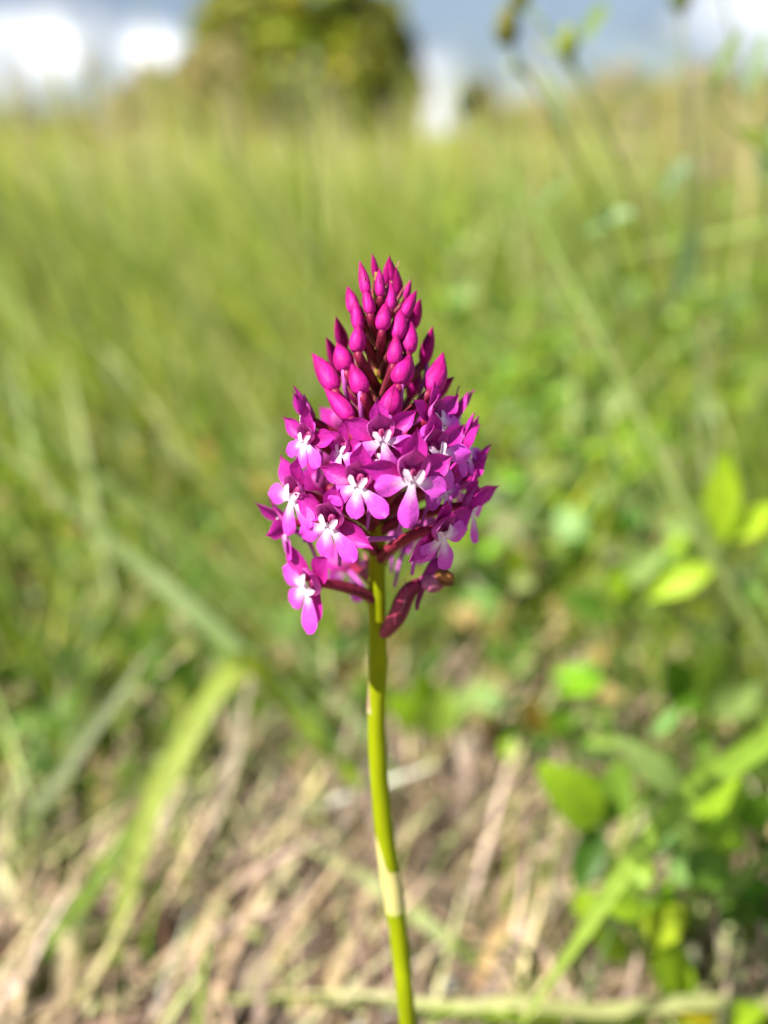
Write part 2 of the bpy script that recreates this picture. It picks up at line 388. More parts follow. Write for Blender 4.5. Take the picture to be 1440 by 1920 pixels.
# ------------------------------------------------------------------ single blades of grass that can be told apart
def ribbon(mb, pts, widths, colf, face=None, fold=0.25):
    pts = [Vector(p) for p in pts]; m = len(pts); V, C, F = [], [], []
    for i, p in enumerate(pts):
        T = (pts[min(i+1, m-1)]-pts[max(i-1, 0)]).normalized()
        view = (CAM-p).normalized() if face is None else face
        s = T.cross(view).normalized(); nn = s.cross(T)
        wv = widths[i]/2
        V += [p-s*wv+nn*wv*fold, p, p+s*wv+nn*wv*fold]; C += [colf(i/(m-1), -1), colf(i/(m-1), 0), colf(i/(m-1), 1)]
    for i in range(m-1):
        for k in range(2): F.append((i*3+k, i*3+k+1, i*3+k+4, i*3+k+3))
    mb.add(V, F, C)
def PC(px, py, Y):
    s_ = math.sin(PITCH) + (py-960)*KPX*math.cos(PITCH)
    if s_ > 0.05: Y = min(Y, .93*G(px, py).y)
    return PY(px, py, Y)
def blade(name, pts, wmm, c0, c1, label, category='grass', mat=None, round_=False, tip=0.12, root=0.7, face=None, fold=.25):
    """pts: (px, py, horizontal distance) from root to tip; None as distance puts the root on the ground"""
    W3 = []
    for (px, py, Y) in pts:
        W3.append(G(px, py) if Y is None else PC(px, py, Y))
    if W3[0].z > 0.004:
        q = W3[0] + (W3[0]-W3[1]).normalized()*min(W3[0].z, .05)*.5; q.z = max(q.z*.4, 0); W3.insert(0, q)
        if q.z > 0.003: W3.insert(0, Vector((q.x+(q.x-W3[1].x)*.3, q.y, -0.002)))
    sp = spline(W3, 6); m = len(sp); base = Vector(sp[0]); base.z = 0
    sp = [Vector(p)-base for p in sp]
    wv = []
    for i in range(m):
        t = i/(m-1); k = root + (1-root)*sstep(0, .3, t); k *= tip+(1-tip)*(1-sstep(.45, 1, t)); wv.append(wmm*.001*k)
    mb = MB()
    cf = lambda t, s: lerp3(c0, c1, t)
    if round_: tube(mb, sp, [v/2 for v in wv], cf, 8)
    else: ribbon(mb, sp, wv, cf, (Vector((0.05, -.8, .6)).normalized() if face is None else face), fold)
    o = new(name, mb.mesh(name, mat or M_BLADE), label=label, category=category, kind='thing'); o.location = base
    return o
g = PAL
blade('long_grass', [(205, 1830, None), (240, 1660, .22), (290, 1500, .23), (370, 1350, .245), (440, 1245, .26), (490, 1262, .27), (570, 1360, .275), (680, 1480, .27)], 7.2, (.40, .46, .12), (.30, .42, .03),
      'bright green grass blade arching over like a bent knee in the litter', tip=.55)
blade('long_grass', [(15, 1860, None), (110, 1745, .215), (190, 1640, .22), (270, 1510, .24), (330, 1400, .26)], 5, (.2, .3, .05), (.16, .26, .03), 'green grass blade leaning up towards the bright arching blade')
blade('long_grass', [(60, 1530, .26), (100, 1475, .262), (190, 1350, .27), (260, 1250, .28), (300, 1205, .285)], 4.6, (.24, .31, .16), (.33, .36, .2), 'pale grey-green grass blade slanting up alone over mixed litter')
blade('dry_stalk', [(345, 1660, None), (395, 1550, .26), (440, 1420, .27), (462, 1300, .28), (490, 1210, .29)], 3.4, (.42, .34, .25), (.4, .34, .24), 'greyish dry stalk standing beside the bright arching blade', 'stalk', M_LITTER, fold=.5)
blade('long_grass', [(950, 1850, None), (830, 1755, .27), (720, 1670, .28), (600, 1600, .29), (470, 1520, .32)], 4.6, (.3, .38, .12), (.35, .36, .16), 'pale green grass blade sloping low behind the orchid stem')
blade('long_grass', [(1600, 1270, .215), (1440, 1385, .205), (1290, 1490, .19), (1180, 1620, .175), (1095, 1745, .165), (1030, 1840, .16), (975, 1925, .155)], 6.4, (.26, .46, .03), (.34, .46, .08),
      'long green grass blade arching down to a thin sharp tip', tip=.16, root=1.0)
blade('long_grass', [(1640, 1886, .19), (1500, 1884, .186), (1300, 1880, .18), (1120, 1896, .175), (980, 1880, .172), (850, 1886, .172), (700, 1866, .176), (560, 1862, .182), (430, 1878, .19)], 3.8, (.42, .46, .17), (.50, .50, .22),
      'pale flattened grass blade lying level behind the foot of the orchid stem', face=Vector((0, -.45, .9)).normalized())
blade('long_grass', [(1640, 1905, .19), (1460, 1912, .185), (1150, 1918, .18), (880, 1905, .178), (620, 1880, .185), (330, 1868, .19)], 4.0, (.2, .36, .02), (.3, .42, .04), 'vivid green grass blade lying under the pale flattened blade', face=Vector((0, -.45, .9)).normalized())
blade('long_grass', [(700, 1480, None), (560, 1330, .31), (400, 1180, .33), (250, 1050, .35), (110, 930, .36), (-30, 820, .37)], 7.5, (.15, .25, .05), (.27, .33, .13), 'broad dull green grass blade sloping long across the meadow grass')
blade('long_grass', [(620, 1250, .36), (470, 1130, .38), (330, 1000, .39), (180, 900, .40), (60, 800, .4), (-60, 720, .4)], 6.5, (.12, .2, .03), (.2, .27, .06), 'dark green grass blade parallel above the broad dull one')
blade('long_grass', [(760, 1500, None), (690, 1380, .33), (610, 1290, .34), (540, 1190, .36)], 5.0, (.2, .28, .1), (.28, .33, .13), 'short grey-green blade leaning in shade below the orchid head')
for i, (p, wv, ca, cb_, lb) in enumerate([
    ([(330, 1150, .62), (240, 830, .6), (150, 580, .58), (60, 380, .56), (-20, 250, .55)], 6, (.2, .27, .06), (.33, .37, .17), 'pale tipped long blade leaning outwards under the white clouds'),
    ([(420, 1120, .7), (330, 850, .66), (250, 640, .63), (180, 480, .6), (90, 330, .58)], 6, (.25, .31, .05), (.3, .36, .12), 'yellow-green long blade leaning outwards beside the pale tipped one'),
    ([(470, 1130, .55), (430, 900, .55), (390, 700, .55), (350, 520, .55), (290, 400, .56)], 4.5, (.24, .31, .06), (.3, .35, .12), 'slim upright blade in the middle of the leaning blades'),
    ([(520, 1180, .5), (490, 1000, .5), (440, 820, .5), (410, 680, .5), (385, 560, .51)], 4, (.25, .3, .07), (.32, .36, .14), 'thin pale blade close beside the orchid flower head'),
    ([(260, 1130, .5), (160, 950, .48), (60, 760, .46), (-40, 620, .45)], 5, (.12, .2, .025), (.2, .28, .05), 'dark green blade curving low and outwards through the grass'),
    ([(210, 1180, .5), (120, 700, .5), (40, 450, .5), (-20, 330, .5)], 7, (.2, .28, .04), (.26, .3, .05), 'broad olive blade with its tip bent outwards')]):
    blade('long_grass', p, wv, ca, cb_, lb)
blade('long_grass', [(640, 1150, .40), (612, 800, .41), (600, 600, .42), (592, 380, .44), (583, 180, .46)], 3.0, (.11, .19, .015), (.17, .24, .04), 'dark upright grass stem rising behind the orchid towards the tree', 'grass', round_=True, tip=.5)
blade('long_grass', [(1560, 395, .5), (1440, 422, .5), (1290, 452, .5), (1180, 475, .5), (1060, 520, .5)], 4.2, (.26, .38, .06), (.34, .42, .14), 'light green blade bent over nearly level in front of the hedge')

def panicle(px, py0, py1, Y, lean, lb):
    """tall straw-coloured grass stalk with a loose head"""
    foot = PY(px+lean, py0, Y); foot.z = 0; topp = PY(px, py1, Y); o = new('grass_stalk', None, label=lb, category='grass', group='tall straw coloured grass stalks'); o.location = foot
    tp = topp-foot; mid = Vector((tp.x*.35, tp.y*.5, tp.z*.55)); sp = [Vector(q) for q in spline([Vector((0, 0, -.004)), mid, tp*.9+Vector((0, 0, .01*tp.z)), tp], 5)]
    mb = MB(); tube(mb, sp, [.0011-.0007*i/(len(sp)-1) for i in range(len(sp))], lambda t, a: lerp3((.3, .33, .1), (.5, .43, .26), t), 6); new('stem', mb.mesh('stem', M_BLADE), o)
    hb_ = MB(); L = tp.length
    for i in range(34):
        t = 1-.3*random.random(); q = tp*t; dr = Vector((random.gauss(0, 1), random.gauss(0, 1), .9)).normalized(); e = q+dr*L*.05*random.uniform(.3, 1)*(1.3-t)*3
        tube(hb_, [q, (q+e)/2+Vector((0, 0, .001)), e], [.00025, .0009, .0003], lambda t, a: (.5, .42, .27), 4)
    new('seed_head', hb_.mesh('seed_head', M_HEAD), o)
for a in [(40, 900, 130, .75, 60, 'straw grass stalk with loose head crossing the white clouds, outermost one'), (165, 900, 90, .7, 90, 'straw grass stalk with loose head standing between the two white clouds'), (250, 900, 170, .9, 50, 'shorter straw grass stalk with loose head near the tree side cloud'),
          (430, 800, 120, 1.0, 20, 'straw grass stalk with loose head before the tree foliage'), (520, 800, 190, 1.2, 30, 'low straw grass stalk before the lower part of the tree'), (740, 800, 200, 1.1, -10, 'straw grass stalk before the white cloud in the hedge gap'),
          (640, 800, 160, 1.3, 20, 'straw grass stalk before the trunk side of the tree'), (1190, 900, 110, .8, -20, 'straw grass stalk between the two knapweed stems and the hedge'), (1310, 900, 130, .7, 10, 'straw grass stalk in front of the tan hedge bush'), (1060, 900, 190, 1.0, -30, 'straw grass stalk before the rounded olive bush')]:
    panicle(*a)

# ------------------------------------------------------------------ knapweed with buds, upper right
def knapweed(stem, buds, leaves, wmm, lb, cst=(.12, .2, .04), ctop=(.22, .3, .1)):
    W3 = [PC(*q) for q in stem]; foot = W3[0].copy()
    if foot.z > .01: foot = Vector((W3[0].x+(W3[0].x-W3[1].x)*.5, W3[0].y, 0)); W3.insert(0, foot.copy())
    foot.z = 0; o = new('knapweed', None, label=lb, category='wild plant', group='budding stems above the field'); o.location = foot
    sp = [Vector(q)-foot for q in spline(W3, 6)]; m = len(sp)
    mb = MB(); tube(mb, sp, [wmm*.0005*(1-.4*i/(m-1)) for i in range(m)], lambda t, a: lerp3(cst, ctop, t), 8); new('stem', mb.mesh('stem', M_BLADE), o)
    for (px, py, Y, s, c) in buds:
        p = PY(px, py, Y)-foot; mb = MB(); near = min(sp, key=lambda q: (q-p).length)
        if (near-p).length > s*.0011: tube(mb, [near, (near+p)/2, p], [.0008, .0007, .0007], lambda t, a: cst, 6)
        V, F, C = [], [], []
        for i in range(9):       # scaly egg-shaped bud
            t = i/8; rr = s*.0005*math.sin(math.pi*min(1, .12+.83*t))**.6*(1-.25*t)
            for k in range(12): V.append(p+Vector((rr*math.cos(k*.5236), rr*math.sin(k*.5236)*.95, s*.00125*(t-.3)))); C.append(lerp3(c, tuple(v*.55 for v in c), (i+k) % 2*.6))
        for i in range(8):
            for k in range(12): F.append((i*12+k, i*12+(k+1) % 12, (i+1)*12+(k+1) % 12, (i+1)*12+k))
        F.append(tuple(reversed(range(12)))); F.append(tuple(96+k for k in range(12)))
        mb.add(V, F, C); new('bud', mb.mesh('bud', M_HEAD), o)
    for (ax, ay, bx, by, Y, wv, c) in leaves:
        a = PY(ax, ay, Y)-foot; b = PY(bx, by, Y+.01)-foot; mb = MB()
        sp2 = [Vector(q) for q in spline([a, (a+b)/2+Vector((0, 0, .12*(b-a).length)), b], 5)]
        ribbon(mb, sp2, [wv*.001*(.15+.85*math.sin(math.pi*min(.97, .06+.92*i/10))) for i in range(11)], lambda t, s: c, Vector((0, -.8, .6)).normalized()); new('leaf', mb.mesh('leaf', M_LEAF), o)
OL = (.16, .16, .03)
knapweed([(1500, 1330, .28), (1330, 1040, .29), (1250, 880, .30), (1165, 710, .32), (1090, 570, .34), (1000, 400, .38), (885, 215, .44)], [(878, 195, .44, 10, (.12, .14, .05))], [(1000, 400, 1075, 340, .38, 4, (.22, .32, .1))], 4.0, 'long diagonal knapweed stem ending in a dark bud at the hedge gap', (.34, .42, .14), (.2, .28, .05))
knapweed([(1180, 1150, .5), (1200, 700, .47), (1130, 420, .44), (1060, 260, .42), (1000, 160, .4), (955, 85, .4)], [(950, 62, .4, 11, OL)], [(1060, 260, 1010, 130, .42, 5, (.3, .38, .18)), (1000, 160, 940, 120, .4, 4, (.34, .38, .24))], 2.0, 'slim knapweed stem topped by a round olive bud before the grey-blue cloud', (.16, .24, .05), (.2, .28, .08))
knapweed([(1260, 1200, .5), (1240, 700, .46), (1190, 400, .42), (1150, 280, .4), (1090, 150, .4), (1062, 90, .4)], [(1065, 88, .4, 9, (.24, .3, .04)), (975, 2, .42, 9, OL)], [(1095, 75, 1140, 10, .4, 6, (.24, .34, .1)), (1090, 150, 1010, 80, .4, 4, (.3, .36, .16)), (1190, 400, 1100, 440, .42, 6, (.24, .36, .14))], 2.2, 'knapweed stem with a yellow-green bud and a leaf beside it')
knapweed([(1330, 1150, .55), (1320, 700, .5), (1300, 400, .46), (1288, 200, .44), (1276, 20, .44)], [(1276, 2, .44, 10, (.16, .2, .05))], [(1300, 300, 1240, 370, .46, 7, (.28, .4, .22)), (1310, 420, 1265, 560, .47, 8, (.24, .36, .18))], 2.4, 'upright pale knapweed stem with one bud at the picture top', (.3, .36, .16), (.42, .44, .3))
knapweed([(1560, 900, .4), (1500, 420, .36), (1440, 300, .35), (1385, 250, .35), (1330, 180, .35), (1350, 120, .35), (1388, 55, .35)], [], [(1385, 250, 1470, 310, .35, 5, (.34, .42, .03)), (1330, 180, 1388, 60, .35, 4, (.26, .36, .12))], 2.0, 'zigzag bent green stem in front of the tan hedge bush', (.3, .4, .04), (.24, .32, .1))
knapweed([(1500, 700, .42), (1430, 350, .4), (1400, 200, .4), (1375, 80, .4), (1350, -30, .4)], [], [(1430, 350, 1450, 220, .4, 6, (.26, .4, .16)), (1400, 180, 1440, 60, .4, 5, (.3, .42, .22))], 1.8, 'thin pale leafy stem running beside the zigzag stem', (.3, .4, .16), (.36, .44, .24))

# ------------------------------------------------------------------ leafy herbs on the right
def leafshape(mb, a, b, wv, c, nrm, oval=1.0):
    d = b-a; L = d.length; Y_ = d.normalized(); Z_ = (nrm-Y_*nrm.dot(Y_)).normalized(); X_ = Y_.cross(Z_)
    M = Matrix((X_, Y_, Z_)).transposed().to_4x4(); M.translation = a
    prof = (lambda t: max(.04, math.sin(math.pi*(.04+.93*t**.85))**.75)) if oval > .5 else (lambda t: max(.04, math.sin(math.pi*(.05+.93*t))**1.1))
    petal(mb, L, wv, prof, .28, random.uniform(-.5, .5), lambda t, s, p: tuple(v*(.82 if abs(s) < .1 else 1)*(.9+.2*t) for v in c), M, 8, 6, .02*L, seed=random.random()*6)
def herb(name, foot_px, leaves, lb, cat='wild plant', cst=(.2, .3, .06)):
    foot = G(*foot_px); foot.z = 0
    o = new(name, None, label=lb, category=cat); o.location = foot
    st = MB(); ym = sum(l[4] for l in leaves)/len(leaves)
    leaves = [l[:4]+(foot.y+(l[4]-ym)*.8-.008,)+l[5:] for l in leaves]
    for (ax, ay, bx, by, Y, wpx, c, ov) in leaves:
        a = PC(ax, ay, Y)-foot; b = PC(bx, by, Y-.006)-foot
        mid = Vector((a.x*.4, a.y*.4, max(.004, a.z*.55)))
        tube(st, [Vector(q) for q in spline([Vector((0, 0, -.003)), mid, a], 5)], [.0010-.0004*i/10 for i in range(11)], lambda t, an: cst, 6)
        mb = MB(); wv = wpx*KPX*Y*1.12
        leafshape(mb, a, b, wv, c, Vector((random.uniform(-.4, .2), -.7, .75)).normalized(), ov); new('leaf', mb.mesh('leaf', M_LEAF), o)
    new('stem', st.mesh('stem', M_LEAF), o)
    return o
VB = (.42, .60, .03); BR = (.30, .47, .022); MG = (.13, .25, .025); LG = (.3, .42, .12); DG = (.06, .14, .015)
herb('clover', (1140, 1800), [(1120, 1540, 1040, 1450, .29, 105, BR, 1), (1130, 1540, 1165, 1450, .3, 80, (.2, .34, .04), 1), (1125, 1550, 1075, 1660, .29, 70, DG, 1), (1150, 1600, 1215, 1790, .26, 55, (.24, .38, .05), 0), (1130, 1540, 1090, 1440, .31, 60, (.3, .44, .06), 1)], 'clover-like herb with a large bright oval leaf and a dark one hanging below')
herb('leafy_herb', (1290, 1800), [(1290, 1500, 1185, 1390, .31, 58, LG, 0), (1280, 1480, 1230, 1400, .32, 50, LG, 0), (1300, 1520, 1400, 1470, .3, 90, BR, 1), (1310, 1540, 1400, 1590, .29, 80, BR, 1), (1290, 1600, 1370, 1660, .28, 90, MG, 1), (1300, 1500, 1330, 1400, .33, 60, (.26, .4, .07), 1), (1330, 1700, 1440, 1600, .29, 36, LG, 0)], 'leafy herb with pointed pale leaves beside the clover-like herb')
herb('leafy_herb', (1265, 1900), [(1265, 1885, 1262, 1770, .215, 90, BR, 1), (1270, 1890, 1300, 1840, .22, 50, MG, 1), (1262, 1890, 1230, 1850, .22, 50, MG, 1)], 'single upright oval leaf shoot at the ground below the herbs')
herb('leafy_herb', (1420, 1945), [(1350, 1915, 1450, 1880, .2, 60, BR, 1), (1360, 1912, 1290, 1905, .2, 40, (.5, .42, .02), 1)], 'low bright leaf with a yellowed neighbour at the ground')
herb('lance_leaved_herb', (1370, 1400), [(1352, 1020, 1358, 840, .36, 62, VB, 0), (1370, 1010, 1470, 945, .36, 52, VB, 0), (1340, 1060, 1215, 1115, .35, 52, VB, 0), (1345, 1000, 1240, 975, .38, 40, LG, 0), (1360, 1090, 1440, 1130, .37, 40, MG, 0)], 'lance-leaved herb with bright upright narrow leaf near the diagonal stem', cst=(.26, .34, .1))
herb('leafy_herb', (1180, 1400), [(1160, 1100, 1240, 1030, .42, 50, LG, 1), (1150, 1120, 1170, 1060, .42, 50, BR, 0), (1140, 1150, 1060, 1120, .44, 60, MG, 1)], 'small pale-leaved herb on a thin stem amid dark undergrowth')
herb('leafy_herb', (820, 1420), [(810, 1380, 830, 1300, .38, 80, (.3, .43, .06), 1), (790, 1360, 735, 1310, .39, 60, BR, 1), (800, 1330, 785, 1245, .4, 50, BR, 0), (830, 1350, 900, 1290, .39, 50, LG, 1)], 'bright round-leaved herb just behind the orchid stem')
herb('leafy_herb', (1310, 1480), [(1330, 1330, 1310, 1200, .42, 100, (.24, .36, .06), 1), (1290, 1320, 1240, 1230, .43, 80, MG, 1), (1340, 1340, 1420, 1270, .4, 70, LG, 1)], 'broad-leaved herb below the lance-leaved one')
herb('yellowed_leaf_herb', (990, 1430), [(1010, 1380, 990, 1310, .42, 50, (.42, .27, .06), 1), (1030, 1370, 1090, 1330, .42, 40, MG, 1), (980, 1390, 930, 1350, .42, 40, DG, 1)], 'small herb with one orange-brown withered leaf')
SEED = [('bright green', BR), ('mid green', MG), ('pale green', LG), ('dark green', DG)]
for i, (fx, fy) in enumerate([(1060, 1450), (1400, 1440), (1210, 1560), (1430, 1640), (1190, 1850), (1400, 1780), (1330, 1690), (1450, 1900), ]):
    cn, cc = SEED[i % 4]; ov = i // 4; lv = []; sz = 1.0 if fy < 1650 else 1.3
    for k_ in range(random.randint(6, 8)):
        ax = fx+random.gauss(0, 45)*sz; ay = fy-random.uniform(40, 190)*sz; an = random.uniform(0, 6.28); ln_ = random.uniform(50, 100)*sz
        lv.append((ax, ay, ax+ln_*math.cos(an), ay+ln_*math.sin(an)*.8, .3+random.uniform(-.02, .02), random.uniform(40, 62)*sz*(1 if ov else .6), tuple(v*random.uniform(.8, 1.2) for v in cc), ov))
    herb('herb_seedling', (fx, fy), lv, 'seedling with %s %s leaves sprouting in the litter among larger herbs' % (('rounded' if ov else 'narrow'), cn))['group'] = 'leafy seedlings among the herbs'
blade('dry_stalk', [(1300, 1900, None), (1300, 1700, .235), (1308, 1500, .26)], 3.4, (.3, .34, .22), (.25, .3, .12), 'upright grey-green stalk among the herbs', 'stalk', round_=True, tip=.6)
blade('dry_stalk', [(1395, 1890, None), (1375, 1720, .23), (1345, 1600, .25)], 2.6, (.36, .4, .2), (.3, .36, .16), 'slim pale stalk tilted beside the upright grey-green stalk', 'stalk', round_=True, tip=.6)
blade('dry_stalk', [(600, 1905, None), (640, 1800, .215), (685, 1720, .23)], 4.6, (.62, .48, .26), (.6, .46, .28), 'creamy straw piece tilted beside the foot of the orchid stem', 'stalk', M_LITTER)
blade('dry_stalk', [(935, 1750, .26), (990, 1690, .265), (1040, 1640, .27)], 4.0, (.6, .42, .2), (.62, .42, .22), 'orange-straw piece lying in pinkish litter', 'stalk', M_LITTER)
blade('dry_stalk', [(380, 1740, .25), (430, 1660, .255), (480, 1620, .26)], 4.0, (.56, .42, .24), (.6, .46, .28), 'cream straw piece lying near the arching blade', 'stalk', M_LITTER)

def undergrowth(name, n, r0, r1, a0, a1, hmax, size, tones, lb):
    mb = MB()
    for i in range(n):
        r = r0+(r1-r0)*random.random()**.8; a = R(random.uniform(a0, a1)); q = Vector((r*math.sin(a), r*math.cos(a), 0))
        dens = mnoise.noise(q*7)
        if dens < random.uniform(-.55, .1): continue
        hh = hmax*min(1, .35+(r-r0)/(r1-r0)*.8)*(1+dens*.6)
        q.z = hh*random.random()**.6; s = size*random.uniform(.5, 1.4)
        d = Vector((random.gauss(0, 1), random.gauss(0, 1), random.gauss(.5, .6))).normalized()
        c = tuple(v*random.uniform(.75, 1.25) for v in random.choice(tones))
        nrm = Vector((random.gauss(-.2, .5), random.gauss(-.4, .5), 1)).normalized()
        Y_ = d; Z_ = (nrm-Y_*nrm.dot(Y_)).normalized(); X_ = Y_.cross(Z_); w_ = s*random.choice((.2, .32, .5))
        V = [q, q+Y_*s*.35+X_*w_+Z_*s*.06, q+Y_*s*.45, q+Y_*s*.35-X_*w_+Z_*s*.06, q+Y_*s*.8+X_*w_*.6, q+Y_*s*.8-X_*w_*.6, q+Y_*s]
        mb.add(V, [(0, 1, 2), (0, 2, 3), (1, 4, 6, 2), (2, 6, 5, 3)], [c]*7)
    new(name, mb.mesh(name, M_LEAF), kind='stuff', label=lb, category='undergrowth')
undergrowth('undergrowth', 9000, .40, 1.3, 3, 50, .15, .015, [MG, LG, BR, DG, (.2, .3, .05), (.32, .36, .16)], 'tangled leafy undergrowth around the lance-leaved herb')
undergrowth('undergrowth', 3200, .31, .7, -48, 18, .05, .015, [MG, DG, (.2, .3, .06), (.36, .28, .1)], 'low leafy growth between the blades in the litter')

# ================================================================== THE ORCHID
CEN = [(706, 510), (706, 560), (711, 640), (713, 720), (711, 820), (708, 950), (707, 1050), (707, 1150), (709, 1250), (706, 1330), (709, 1430), (719, 1545), (732, 1640), (742, 1710), (753, 1800), (766, 1930)]
WPX = [7, 13, 16, 19, 22, 30, 32, 33, 34, 34, 34, 35, 35, 35, 34, 33]
TILT = R(14)
def dst(py): return DF + (py-800)*KPX*DF*math.tan(TILT)
def cenx(py):
    for (x0, y0), (x1, y1) in zip(CEN, CEN[1:]):
        if py <= y1: break
    return x0+(x1-x0)*(py-y0)/(y1-y0)
def S(py): return P(cenx(py), py, dst(py))
U = UP*math.cos(TILT)-FWD*math.sin(TILT)
TOV = -(FWD*math.cos(TILT)+UP*math.sin(TILT))
sp = [S(y) for x, y in CEN]
rad = [wv*KPX*dst(y)/2 for (x, y), wv in zip(CEN, WPX)]
e = sp[-1]; low = e.copy(); low.z *= .5; low += Vector((.004, .004, 0)); foot = Vector((e.x+.006, e.y+.010, -.004))
sp = list(reversed(sp)); rad = list(reversed(rad)); sp = [foot, low]+sp; rad = [.0018, .0018]+rad
BASE = Vector((foot.x, foot.y, 0))
orchid = new('orchid', None, label='magenta pyramidal orchid with a cone of buds above open flowers on a yellow-green stem', category='flower'); orchid.location = BASE
def stem_col(t, a):
    c = lerp3((.225, .270, .003), (.235, .272, .003), t)
    return lerp3(c, (.30, .16, .06), sstep(.80, .95, t)*.6)
spl = [Vector(q)-BASE for q in spline([list(p)+[r] for p, r in zip(sp, rad)] and sp, 5)]
rr = [float(q[0]) for q in spline([[r] for r in rad], 5)]
rr = [r*(1+.025*math.sin(i*.9)) for i, r in enumerate(rr)]
mb = MB(); tube(mb, spl, rr, stem_col, 20); new('stem', mb.mesh('stem', M_STEM), orchid)

# pale sheathing leaf wrapped round the stem, its edge cut on the slant
mb = MB(); V, F, C = [], [], []; nA, nH = 28, 12
for i in range(nH+1):
    t = i/nH
    for k in range(nA+1):
        a = -math.pi+2*math.pi*k/nA*.999            # 0: towards the viewer, negative: left
        topy = 1632-72*sstep(-.2, 1, math.cos(a+1.75))-6*math.cos(a)
        py = 1702+(topy-1702)*t
        r = (36+2.4*math.sin(math.pi*min(1, t*1.1))-1.0*t)*KPX*dst(py)/2*1.03+.00004
        c0 = S(py); V.append(c0-BASE+r*(math.sin(a)*RIGHT+math.cos(a)*TOV))
        C.append(lerp3((.62, .58, .22), (.78, .66, .24), t))
for i in range(nH):
    for k in range(nA): F.append((i*(nA+1)+k, i*(nA+1)+k+1, (i+1)*(nA+1)+k+1, (i+1)*(nA+1)+k))
mb.add(V, F, C); sh = new('sheath_leaf', mb.mesh('sheath_leaf', M_SHEATH), orchid, label='pale yellow sheath wrapped round the stem')
mb = MB(); ring = [S(y)-BASE for y in (1709, 1705, 1700, 1696)]
tube(mb, ring, [x*KPX*dst(1700)/2 for x in (34.5, 38, 38.2, 35)], lambda t, a: (.48, .54, .12), 20, False); new('node', mb.mesh('node', M_STEM), orchid)
# small pinkish scale leaf higher up
mb = MB(); a = P(690, 1338, dst(1330)-.0007)-BASE; b = P(692, 1262, dst(1270)-.0006)-BASE
Y_ = (b-a).normalized(); Z_ = (-RIGHT*.8+TOV*.6); Z_ = (Z_-Y_*Z_.dot(Y_)).normalized(); X_ = Y_.cross(Z_)
M = Matrix((X_, Y_, Z_)).transposed().to_4x4(); M.translation = a
petal(mb, (b-a).length, .0017, lambda t: max(.05, 1-t**1.3), -.5, .0, lambda t, s, p: lerp3((.55, .5, .25), (.5, .26, .24), sstep(.0, .3, t)), M); new('scale_leaf', mb.mesh('scale_leaf', M_SHEATH), orchid, label='tiny pinkish scale leaf')

# ---- sub-part meshes of a floret, in metres
mm = .001
MAG, DMAG, PNK, WHT, CRIM = (.50, .018, .34), (.34, .006, .18), (.72, .095, .65), (.88, .74, .86), (.20, .008, .035)
def lobe_prof(t): return (.34+.66*sstep(.1, .72, t))*(1-sstep(.72, 1.06, t)**1.5)**.6
def make_lip(seed, mid=5.8, lat=5.2, spread=76, mw=2.8, lw=2.9, back=.0, notch=.0):
    rs = random.Random(seed); mb = MB()
    def cf(M):
        def f(t, s, p):
            q = M @ Vector(p); d = math.hypot(q.x, q.y)/mm*(.82 if abs(q.x) < 1.4*mm and q.y < 0 else 1)
            c = lerp3(WHT, PNK, sstep(.9, 3.4, d+abs(s)*.8)); c = lerp3(c, (.60, .032, .52), sstep(3.2, 6.2, d)*.85)
            return c
        return f
    for ang, L, W, z in ((0, mid, mw, .06), (spread, lat, lw, .0), (-spread, lat, lw, .03)):
        ang += rs.uniform(-7, 7)
        M = Matrix.Translation((0, -.2*mm, z*mm)) @ Matrix.Rotation(R(180+ang), 4, 'Z')
        petal(mb, L*mm*rs.uniform(.93, 1.06), W*mm, lobe_prof, rs.uniform(-.25, -.05), rs.uniform(-.35, .3)-back, cf(M), M, 12, 8, .14*mm, seed=rs.random()*6)
    for sg in (-1, 1):
        M = Matrix.Translation((sg*.38*mm, -.35*mm, .30*mm)) @ Matrix.Rotation(R(-sg*30), 4, 'Z') @ Matrix.Rotation(R(18), 4, 'X')
        petal(mb, 1.75*mm, 1.0*mm, lambda t: (.7+.3*t)*(1-sstep(.6, 1.02, t)**2)**.5+.02, .5, -.5, lambda t, s, p: lerp3((.88, .74, .84), (.84, .55, .78), t), M, 6, 4)
    return mb.mesh('lip', M_PETAL)
def make_hood(seed, H=4.4, fw=1.75, fwd=1.5):
    rs = random.Random(seed); mb = MB(); V, F, C = [], [], []; nv, na = 10, 12
    for i in range(nv+1):
        v = i/nv; wv = fw*(.62+.55*math.sin(math.pi*min(1, v*.9+.05)))*(1-sstep(.6, 1.0, v)*.93); dp = 1.35*(1-.55*v)
        for k in range(na+1):
            a = R(-112+224*k/na)
            x = wv*math.sin(a)*mm; z = (-dp*math.cos(a)*(wv/fw)+fwd*v*v-.1)*mm; y = (H*v-.4-.35*abs(math.sin(a))*v)*mm
            V.append((x, y, z))
            c = lerp3((.28, .02, .10), (.54, .075, .38), sstep(.06, .4, v)); c = lerp3(c, (.66, .12, .50), sstep(.55, 1, abs(a)/R(112))*.8); c = lerp3(c, MAG, sstep(.75, 1, v))
            if k % 3 == 0: c = tuple(q*.82 for q in c)
            C.append(c)
    for i in range(nv):
        for k in range(na): F.append((i*(na+1)+k, i*(na+1)+k+1, (i+1)*(na+1)+k+1, (i+1)*(na+1)+k))
    mb.add(V, F, C); return mb.mesh('hood', M_PETAL)
def sep_prof(t): return (.48+.52*sstep(0, .4, t))*(1-sstep(.5, 1.0, t)**1.35*.96)
